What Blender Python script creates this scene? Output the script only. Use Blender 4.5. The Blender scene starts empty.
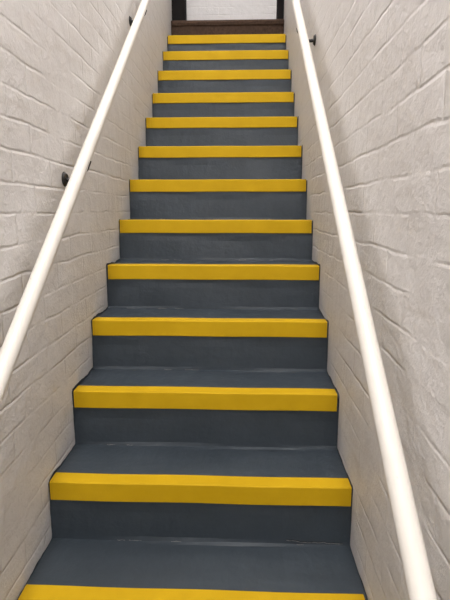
import bpy, bmesh, math, random
from mathutils import Vector, Matrix
random.seed(4)
sc = bpy.context.scene
try: sc.view_settings.view_transform = 'Standard'
except Exception: pass

# ---------------------------------------------------------------- camera
F = 451.0
TH = math.radians(11.3); YAW = math.radians(2.0)
CAM = Vector((0.127, 0.0, 1.57))
cd = bpy.data.cameras.new('camera'); cam = bpy.data.objects.new('camera', cd)
sc.collection.objects.link(cam)
cam.location = CAM
cam.rotation_euler = (math.pi/2 - TH, 0, YAW)
cd.sensor_fit = 'VERTICAL'; cd.sensor_height = 24.0; cd.lens = 24.0*F/600.0
cd.clip_start = 0.02
sc.camera = cam
R3 = cam.rotation_euler.to_matrix()
FW = -(R3 @ Vector((0,0,1))); UP = R3 @ Vector((0,1,0)); RT = R3 @ Vector((1,0,0))

# ---------------------------------------------------------------- helpers
def mat(name):
    m = bpy.data.materials.new(name); m.use_nodes = True
    nt = m.node_tree
    return m, nt, nt.nodes['Principled BSDF']
def N(nt, t, **kw):
    n = nt.nodes.new(t)
    for k, v in kw.items(): setattr(n, k, v)
    return n
def noise(nt, vec, scale, detail=4, rough=.55):
    n = N(nt, 'ShaderNodeTexNoise'); n.inputs['Scale'].default_value = scale
    n.inputs['Detail'].default_value = detail; n.inputs['Roughness'].default_value = rough
    nt.links.new(vec, n.inputs['Vector']); return n.outputs['Fac']
def math_(nt, op, a, b):
    n = N(nt, 'ShaderNodeMath', operation=op)
    for i, x in enumerate((a, b)):
        if x is None: continue
        if isinstance(x, (int, float)): n.inputs[i].default_value = x
        else: nt.links.new(x, n.inputs[i])
    return n.outputs[0]
def ramp(nt, fac, stops):
    n = N(nt, 'ShaderNodeValToRGB'); cr = n.color_ramp
    while len(cr.elements) < len(stops): cr.elements.new(0.5)
    for e, (p, c) in zip(cr.elements, stops):
        e.position = p; e.color = (c[0], c[1], c[2], 1) if len(c) == 3 else c
    nt.links.new(fac, n.inputs['Fac']); return n.outputs['Color']
def bump(nt, h, dist, strength=1.0, prev=None):
    b = N(nt, 'ShaderNodeBump'); b.inputs['Distance'].default_value = dist
    b.inputs['Strength'].default_value = strength
    nt.links.new(h, b.inputs['Height'])
    if prev is not None: nt.links.new(prev, b.inputs['Normal'])
    return b.outputs['Normal']
def mult(nt, base, colr, fac):
    mix = N(nt, 'ShaderNodeMix', data_type='RGBA', blend_type='MULTIPLY')
    if isinstance(fac,(int,float)): mix.inputs['Factor'].default_value = fac
    else: nt.links.new(fac, mix.inputs['Factor'])
    nt.links.new(base, mix.inputs[6])
    if isinstance(colr, tuple): mix.inputs[7].default_value = (*colr,1)
    else: nt.links.new(colr, mix.inputs[7])
    return mix.outputs[2]

def brick_mat(name, axis, c_lo, c_hi):
    m, nt, p = mat(name)
    tc = N(nt, 'ShaderNodeTexCoord'); sep = N(nt, 'ShaderNodeSeparateXYZ')
    nt.links.new(tc.outputs['Object'], sep.inputs[0])
    comb = N(nt, 'ShaderNodeCombineXYZ')
    nt.links.new(sep.outputs[axis], comb.inputs[0]); nt.links.new(sep.outputs['Z'], comb.inputs[1])
    dn = N(nt, 'ShaderNodeTexNoise'); dn.inputs['Scale'].default_value = 7; dn.inputs['Detail'].default_value = 3
    nt.links.new(tc.outputs['Object'], dn.inputs['Vector'])
    sub = N(nt, 'ShaderNodeVectorMath', operation='SUBTRACT'); sub.inputs[1].default_value = (.5,.5,.5)
    nt.links.new(dn.outputs['Color'], sub.inputs[0])
    sc_ = N(nt, 'ShaderNodeVectorMath', operation='SCALE'); sc_.inputs['Scale'].default_value = 0.022
    nt.links.new(sub.outputs[0], sc_.inputs[0])
    add = N(nt, 'ShaderNodeVectorMath', operation='ADD')
    nt.links.new(comb.outputs[0], add.inputs[0]); nt.links.new(sc_.outputs[0], add.inputs[1])
    bt = N(nt, 'ShaderNodeTexBrick')
    bt.inputs['Scale'].default_value = 1.0
    bt.inputs['Brick Width'].default_value = .232; bt.inputs['Row Height'].default_value = .078
    bt.inputs['Mortar Size'].default_value = .007; bt.inputs['Mortar Smooth'].default_value = 1.0
    bt.inputs['Color1'].default_value = (0,0,0,1); bt.inputs['Color2'].default_value = (1,1,1,1)
    bt.inputs['Mortar'].default_value = (.5,.5,.5,1)
    bt.offset = .5
    nt.links.new(add.outputs[0], bt.inputs['Vector'])
    obj = tc.outputs['Object']
    js = ramp(nt, noise(nt, obj, 4.2, 3), [(.40,(.08,)*3),(.66,(1,)*3)])
    joint = math_(nt, 'MULTIPLY', bt.outputs['Fac'], js)
    h = math_(nt, 'MULTIPLY', joint, -1.0)
    brickh = math_(nt, 'MULTIPLY', bt.outputs['Color'], .35)
    h = math_(nt, 'ADD', h, brickh)
    nb = bump(nt, h, .0026, 1.0)
    nb = bump(nt, noise(nt, obj, 15, 5, .55), .008, .8, nb)
    nb = bump(nt, noise(nt, obj, 120, 3, .6), .0010, .8, nb)
    nt.links.new(nb, p.inputs['Normal'])
    col = ramp(nt, noise(nt, obj, 1.7, 6, .65), [(.3,c_lo),(.7,c_hi)])
    col = mult(nt, col, (.62,.57,.52), math_(nt,'MULTIPLY',joint,.17))
    g = ramp(nt, noise(nt, obj, 34, 5, .75), [(.68,(1,1,1)),(.77,(.50,.45,.40))])
    col = mult(nt, col, g, .6)
    mp = N(nt,'ShaderNodeMapping'); mp.inputs['Scale'].default_value=(3,1.3,6)
    nt.links.new(obj, mp.inputs['Vector'])
    s = ramp(nt, noise(nt, mp.outputs['Vector'], 2.2, 7, .72), [(.57,(1,1,1)),(.73,(.70,.66,.61))])
    col = mult(nt, col, s, .5)
    nt.links.new(col, p.inputs['Base Color'])
    p.inputs['Roughness'].default_value = .48
    p.inputs['Specular IOR Level'].default_value = .4
    return m

M_wallY = brick_mat('painted_brick_side', 'Y', (.775,.755,.745), (.84,.83,.83))
M_wallX = brick_mat('painted_brick_end', 'X', (.78,.77,.77), (.84,.83,.83))

def grey_paint():
    m, nt, p = mat('grey_floor_paint')
    tc = N(nt,'ShaderNodeTexCoord'); o = tc.outputs['Object']
    col = ramp(nt, noise(nt,o,4,6,.65), [(.3,(.032,.044,.058)),(.7,(.048,.063,.080))])
    fl = ramp(nt, noise(nt,o,60,4,.75), [(.70,(0,0,0)),(.76,(1,1,1))])
    mx = N(nt,'ShaderNodeMix', data_type='RGBA')
    nt.links.new(math_(nt,'MULTIPLY',fl,.3), mx.inputs['Factor'])
    nt.links.new(col, mx.inputs[6]); mx.inputs[7].default_value=(.18,.19,.20,1)
    nt.links.new(mx.outputs[2], p.inputs['Base Color'])
    r = ramp(nt, noise(nt,o,9,4), [(.3,(.40,)*3),(.7,(.56,)*3)])
    nt.links.new(r, p.inputs['Roughness'])
    p.inputs['Specular IOR Level'].default_value=.38
    nb = bump(nt, noise(nt,o,9,4), .006, .5)
    nb = bump(nt, noise(nt,o,60,4,.6), .0018, .8, nb)
    nt.links.new(nb, p.inputs['Normal'])
    return m
M_grey = grey_paint()

def simple(name, lo, hi, rough, scale=12, bd=.0008, bs=60, metallic=0, spec=.5):
    m, nt, p = mat(name)
    tc = N(nt,'ShaderNodeTexCoord'); o = tc.outputs['Object']
    nt.links.new(ramp(nt, noise(nt,o,scale,5,.6), [(.3,lo),(.7,hi)]), p.inputs['Base Color'])
    p.inputs['Roughness'].default_value = rough; p.inputs['Metallic'].default_value = metallic
    p.inputs['Specular IOR Level'].default_value = spec
    nt.links.new(bump(nt, noise(nt,o,bs,3), bd, .7), p.inputs['Normal'])
    return m
M_yel = simple('yellow_grp_nosing', (.56,.350,.004), (.64,.405,.008), .65, 6, .0012, 420, spec=.2)
M_blk = simple('black_iron', (.010,.010,.011), (.02,.019,.019), .5)
M_brown = simple('brown_carpet', (.042,.025,.017), (.085,.053,.037), .9, 60, .003, 300, spec=.2)
M_dark = simple('dark_door_frame_paint', (.010,.009,.009), (.017,.015,.015), .8, spec=.1)
M_ceil = simple('white_ceiling_paint', (.80,.79,.78), (.84,.83,.82), .7)
M_lobby = simple('grey_lobby_floor', (.07,.08,.095), (.10,.11,.125), .5)
M_chip = simple('chipped_pale_paint', (.18,.18,.18), (.32,.31,.30), .7, 40)
M_crack = simple('crack_dark_line', (.010,.010,.011), (.02,.02,.02), .9, 40)  # near-black colour for the crack line drawn on the riser

def rail_mat():
    m, nt, p = mat('white_gloss_paint')
    tc = N(nt,'ShaderNodeTexCoord'); o = tc.outputs['Object']
    col = ramp(nt, noise(nt,o,4,5), [(.3,(.76,.735,.68)),(.7,(.81,.79,.745))])
    sp = ramp(nt, noise(nt,o,34,5,.72), [(.66,(0,0,0)),(.71,(1,1,1))])
    mx = N(nt,'ShaderNodeMix', data_type='RGBA')
    nt.links.new(math_(nt,'MULTIPLY',sp,.55), mx.inputs['Factor'])
    nt.links.new(col, mx.inputs[6]); mx.inputs[7].default_value=(.25,.19,.14,1)
    nt.links.new(mx.outputs[2], p.inputs['Base Color'])
    p.inputs['Roughness'].default_value=.33
    nt.links.new(bump(nt, noise(nt,o,30,3), .0015, .5), p.inputs['Normal'])
    return m
M_rail = rail_mat()

def mk(name, bm, m, parent=None, smooth=False):
    bmesh.ops.recalc_face_normals(bm, faces=bm.faces)
    me = bpy.data.meshes.new(name); bm.to_mesh(me); bm.free()
    me.materials.append(m)
    if smooth:
        for f in me.polygons: f.use_smooth = True
    ob = bpy.data.objects.new(name, me); sc.collection.objects.link(ob)
    if parent: ob.parent = parent
    return ob
def box(bm, x0,x1,y0,y1,z0,z1):
    v=[bm.verts.new((x,y,z)) for x in (x0,x1) for y in (y0,y1) for z in (z0,z1)]
    for f in ((0,1,3,2),(4,6,7,5),(0,4,5,1),(2,3,7,6),(0,2,6,4),(1,5,7,3)):
        bm.faces.new([v[i] for i in f])
def boxob(name, b, m, parent=None):
    bm=bmesh.new(); box(bm,*b)
    return mk(name,bm,m,parent)

# ---------------------------------------------------------------- stair geometry
XL=-.450; XR=.463; G=.233
ypix = {1:605.5,2:485.5,3:393.5,4:322,5:266.5,6:221,7:180.5,8:147,9:118,10:93.5,11:71,12:51.5,13:35.5,14:20.5}
def ny(n): return 1.210 + G*(n-2)
nz = {}
for n, yp in ypix.items():
    t=(300-yp)/F; k = UP - FW*t
    X = 0-CAM.x; Y = ny(n)
    nz[n] = CAM.z - (k.x*X + k.y*Y)/k.z
nz[0]=nz[1]*2/3; nz[-1]=nz[1]/3
ZL = nz[14]; YL = ny(14)
EPS=.0008
prof=[(ny(-1),0.001)]
for n in range(-1,14):
    prof += [(ny(n),nz[n]-.07),(ny(n),nz[n]-.008),(ny(n)+.008,nz[n])]
    prof += [(ny(n)+.12,nz[n]-.001),(ny(n+1)-.018,nz[n]),(ny(n+1)-.009,nz[n]+.002),(ny(n+1)-.006,nz[n]+.012)]
    if n<13: prof.append((ny(n+1)-.001, (nz[n]+nz[n+1])/2))
prof.append((ny(14)+.001, nz[14]-.005)); 
bm=bmesh.new(); NX=40; rows=[]
for i in range(NX+1):
    x=XL+EPS+(XR-XL-2*EPS)*i/NX
    r=[]
    for j,(y,z) in enumerate(prof):
        s1=math.sin(x*9+j*1.7)*.0015+random.uniform(-.0006,.0006)
        s2=math.sin(x*7+j*2.3)*.0012+random.uniform(-.0005,.0005)
        if j==0: s2=0
        r.append(bm.verts.new((x,y+s1,z+s2)))
    rows.append(r)
for i in range(NX):
    for j in range(len(prof)-1):
        bm.faces.new((rows[i][j],rows[i+1][j],rows[i+1][j+1],rows[i][j+1]))
for r in (rows[0],rows[-1]):
    a=bm.verts.new((r[0].co.x,prof[-1][0],0.001)); bm.faces.new(r+[a]); r.append(a)
bm.faces.new([r[0] for r in rows]+[r_ for r_ in (rows[-1][-1],rows[0][-1])])
bm.faces.new([r[-2] for r in rows]+[rows[-1][-1],rows[0][-1]])
stairs = mk('staircase', bm, M_grey, smooth=False)

# ragged edge where the grey paint laps up the walls
for side,xw in ((-1,XL+.0006),(1,XR-.0006)):
    pts=[]
    for a,b in zip(prof[:-1],prof[1:]):
        L=math.dist(a,b); k=max(1,int(L/.012))
        for i in range(k): pts.append((a[0]+(b[0]-a[0])*i/k, a[1]+(b[1]-a[1])*i/k))
    bm=bmesh.new(); prev=None; w=.006
    for (y,z) in pts:
        w=min(.011,max(.001,w+random.uniform(-.003,.003)))
        v0=bm.verts.new((xw,y+.004,z-.004)); v1=bm.verts.new((xw,y-w*.6,z+w))
        if prev: bm.faces.new((prev[0],v0,v1,prev[1]))
        prev=(v0,v1)
    mk('paint_lap_%s'%('left' if side<0 else 'right'), bm, M_grey, stairs)

def ribbon(name, pts, w, m):
    bm=bmesh.new(); prev=None
    for (x,y,z) in pts:
        ww=w*random.uniform(.3,1)
        v0=bm.verts.new((x,y,z-ww)); v1=bm.verts.new((x,y,z+ww))
        if prev: bm.faces.new((prev[0],v0,v1,prev[1]))
        prev=(v0,v1)
    mk(name,bm,m,stairs)
ci=0
for n in range(2,13):
    for _ in range(random.randint(2,4)):
        x=random.uniform(XL+.05,XR-.12); L=random.uniform(.01,.04)
        pts=[(x+L*i/6, ny(n)-.0115, nz[n-1]+.0035+random.uniform(-.001,.0012)) for i in range(7)]
        ci+=1; ribbon('paint_chip_%d'%ci, pts, .0012, M_chip)
pts=[]; z=nz[1]+.020
for i in range(30):
    x=.27+.17*i/29; z+=random.uniform(-.0025,.0022); pts.append((x,ny(2)-.0095,max(z,nz[1]+.010)))
ribbon('crack', pts, .0013, M_crack)
ribbon('crack_edge', [(x,y+.0002,z_-.0024) for x,y,z_ in pts], .0012, M_chip)

for n in range(-1,14):
    y=ny(n); z=nz[n]; t=.005; H=.056; D=.046
    pr=[(y+D,z+.001),(y+D,z+t-.001),(y+D-.002,z+t),(y-t+.003,z+t),(y-t,z+t-.003),(y-t-.0015,z-H+.002),(y-t,z-H),(y-.001,z-H),(y-.001,z+.001)]
    bm=bmesh.new(); x0=XL+.006+random.uniform(-.002,.003); x1=XR-.006+random.uniform(-.003,.002)
    A=[]; K=16
    for i in range(K+1):
        x=x0+(x1-x0)*i/K; w=math.sin(i*.8+n)*.0007
        A.append([bm.verts.new((x,yy+w,zz+w*.6)) for yy,zz in pr])
    L=len(pr)
    for i in range(K):
        for j in range(L):
            bm.faces.new((A[i][j],A[i+1][j],A[i+1][(j+1)%L],A[i][(j+1)%L]))
    bm.faces.new(A[0]); bm.faces.new(A[-1])
    mk('yellow_nosing_%d'%(n+2), bm, M_yel, stairs)
bm=bmesh.new()
pr=[(YL-.014,nz[13]+.004),(YL-.016,ZL-.045),(YL-.024,ZL-.040),(YL-.028,ZL-.02),(YL-.022,ZL-.004),(YL-.008,ZL+.002),(YL+.045,ZL+.002),(YL+.045,nz[13]+.004)]
A=[[bm.verts.new((x,a,b)) for a,b in pr] for x in (XL+.003,XR-.003)]
for j in range(len(pr)): bm.faces.new((A[0][j],A[1][j],A[1][(j+1)%8],A[0][(j+1)%8]))
bm.faces.new(A[0]); bm.faces.new(A[1])
mk('brown_top_riser', bm, M_brown, stairs)

# ---------------------------------------------------------------- room shell
ZT = ZL+2.45; YB=-1.9; YE=YL+1.25
boxob('wall_left', (XL-.12,XL,YB,YL+.05,0,ZT), M_wallY)
boxob('wall_right', (XR,XR+.12,YB,YL+.05,0,ZT), M_wallY)
boxob('wall_back', (-1.6,1.6,YE,YE+.12,ZL-.1,ZT), M_wallX)
boxob('wall_front', (XL-.12,XR+.12,YB-.12,YB,0,ZT), M_wallX)
boxob('wall_landing_left', (-1.72,-1.6,YL+.17,YE+.12,ZL-.1,ZT), M_wallY)
boxob('wall_landing_right', (1.6,1.72,YL+.17,YE+.12,ZL-.1,ZT), M_wallY)
boxob('floor', (XL-.12,XR+.12,YB-.12,YL+.3,-.1,0), M_lobby)
boxob('floor_landing', (-1.6,1.6,YL+.052,YE,ZL-.12,ZL), M_brown)
boxob('ceiling', (-1.72,1.72,YB-.12,YE+.12,ZT,ZT+.1), M_ceil)
bm=bmesh.new()
for x0,x1 in ((XL-.14,XL+.108),(XR-.052,XR+.14)):
    box(bm,x0,x1,YL+.054,YL+.17,ZL,ZL+2.1)
box(bm,XL-.14,XR+.14,YL+.054,YL+.17,ZL+2.1,ZL+2.18)
mk('door_frame', bm, M_dark)
boxob('wall_over_door', (XL-.14,XR+.14,YL+.052,YL+.17,ZL+2.181,ZT), M_wallX)
boxob('wall_door_left', (-1.72,XL-.14,YL+.052,YL+.17,ZL-.1,ZT), M_wallX)
boxob('wall_door_right', (XR+.14,1.72,YL+.052,YL+.17,ZL-.1,ZT), M_wallX)

# ---------------------------------------------------------------- handrails
def tube(pts, r, name, m, parent=None, seg=20):
    cu=bpy.data.curves.new(name,'CURVE'); cu.dimensions='3D'; cu.bevel_depth=r; cu.bevel_resolution=seg//4
    cu.use_fill_caps=True
    s=cu.splines.new('POLY'); s.points.add(len(pts)-1)
    for p,c in zip(s.points,pts): p.co=(*c,1)
    ob=bpy.data.objects.new(name+'_c',cu); sc.collection.objects.link(ob)
    dg=bpy.context.evaluated_depsgraph_get(); me=bpy.data.meshes.new_from_object(ob.evaluated_get(dg))
    bpy.data.objects.remove(ob)
    me.materials.clear(); me.materials.append(m)
    for f in me.polygons: f.use_smooth=True
    o2=bpy.data.objects.new(name,me); sc.collection.objects.link(o2)
    if parent: o2.parent=parent
    return o2
def arc(p0,p1,p2,k=8):
    p0,p1,p2=map(Vector,(p0,p1,p2))
    return [tuple((1-t)**2*p0+2*t*(1-t)*p1+t*t*p2) for t in [i/k for i in range(k+1)]]
def hit(px,py,X):
    d = FW + RT*((px-225)/F) + UP*((300-py)/F)
    s=(X-CAM.x)/d.x
    return CAM + d*s
def handrail(side, pa, pb, brk, y0, y1, off=.065):
    W = XL if side<0 else XR
    X = W-side*off
    a=hit(*pa,X); b=hit(*pb,X); SL=(b.z-a.z)/(b.y-a.y)
    z=lambda y: a.z+SL*(y-a.y)
    W2=W-side*.001
    pts = arc((W2,y0-.06,z(y0)-.05),(X,y0-.06,z(y0)-.05),(X,y0+.05,z(y0+.05)))
    pts += arc((X,y1-.05,z(y1-.05)),(X,y1+.06,z(y1)+.05),(W2,y1+.06,z(y1)+.05))
    rail = tube(pts,.0200,'handrail',M_rail)
    for k,y in enumerate(brk):
        zz=z(y)
        tube(arc((W2,y,zz-.050),(X,y,zz-.063),(X,y,zz-.020)),.007,'bracket_arm_%d'%(k+1),M_blk,rail,12)
        bm=bmesh.new()
        bmesh.ops.create_cone(bm,cap_ends=True,segments=24,radius1=.024,radius2=.018,depth=.008,
            matrix=Matrix.Translation((W-side*.005,y,zz-.050))@Matrix.Rotation(-side*math.pi/2,4,'Y'))
        mk('bracket_plate_%d'%(k+1),bm,M_blk,rail)
        bm=bmesh.new()
        dirv=Vector((0,1,SL)).normalized(); up=Vector((0,-SL,1)).normalized()
        rows=[]
        for u in (-.018,.018):
            for rr in (.0202,.0230):
                rows.append([bm.verts.new(Vector((X,y,zz))+dirv*u+Vector((1,0,0))*rr*math.sin(a_)-up*rr*math.cos(a_)) for a_ in [math.radians(-80+160*i/10) for i in range(11)]])
        for i in range(10):
            for a1,a2 in ((0,1),(2,3),(0,2),(1,3)):
                bm.faces.new((rows[a1][i],rows[a1][i+1],rows[a2][i+1],rows[a2][i]))
        mk('bracket_saddle_%d'%(k+1),bm,M_blk,rail)
    return rail
handrail(-1,(5,365),(146,0),[.50,1.50,2.53,3.5],.2,3.8)
handrail(1,(423,600),(295.5,0),[.22,2.28,3.5],.1,3.8)

# ---------------------------------------------------------------- lamps
def fitting(name, x,y,z, sx,sy, power, col=(1,.945,.90), rot=(0,0,0)):
    ld=bpy.data.lights.new(name+'_light','AREA'); ld.shape='RECTANGLE'; ld.size=sx; ld.size_y=sy
    ld.energy=power; ld.color=col
    bm=bmesh.new(); box(bm,-sx/2-.02,sx/2+.02,-sy/2-.02,sy/2+.02,.005,.06)
    ob=mk(name,bm,M_ceil); ob.location=(x,y,z); ob.rotation_euler=rot
    lo=bpy.data.objects.new(name+'_tube',ld); sc.collection.objects.link(lo); lo.parent=ob
    return ob
fitting('ceiling_light', 0,.5,ZT-.06,.25,1.2,76)
fitting('ceiling_light', 0,2.6,ZT-.06,.25,1.2,26)
fitting('ceiling_light', 0,YL+.7,ZT-.06,.6,.3,15,(1,.97,.97))
fitting('wall_light', 0,YB+.08,2.9,.6,.3,32,(1,.95,.91),(math.radians(80),0,0))
w=bpy.data.worlds.new('world'); sc.world=w; w.use_nodes=True
w.node_tree.nodes['Background'].inputs[0].default_value=(.9,.9,1,1)
w.node_tree.nodes['Background'].inputs[1].default_value=.3
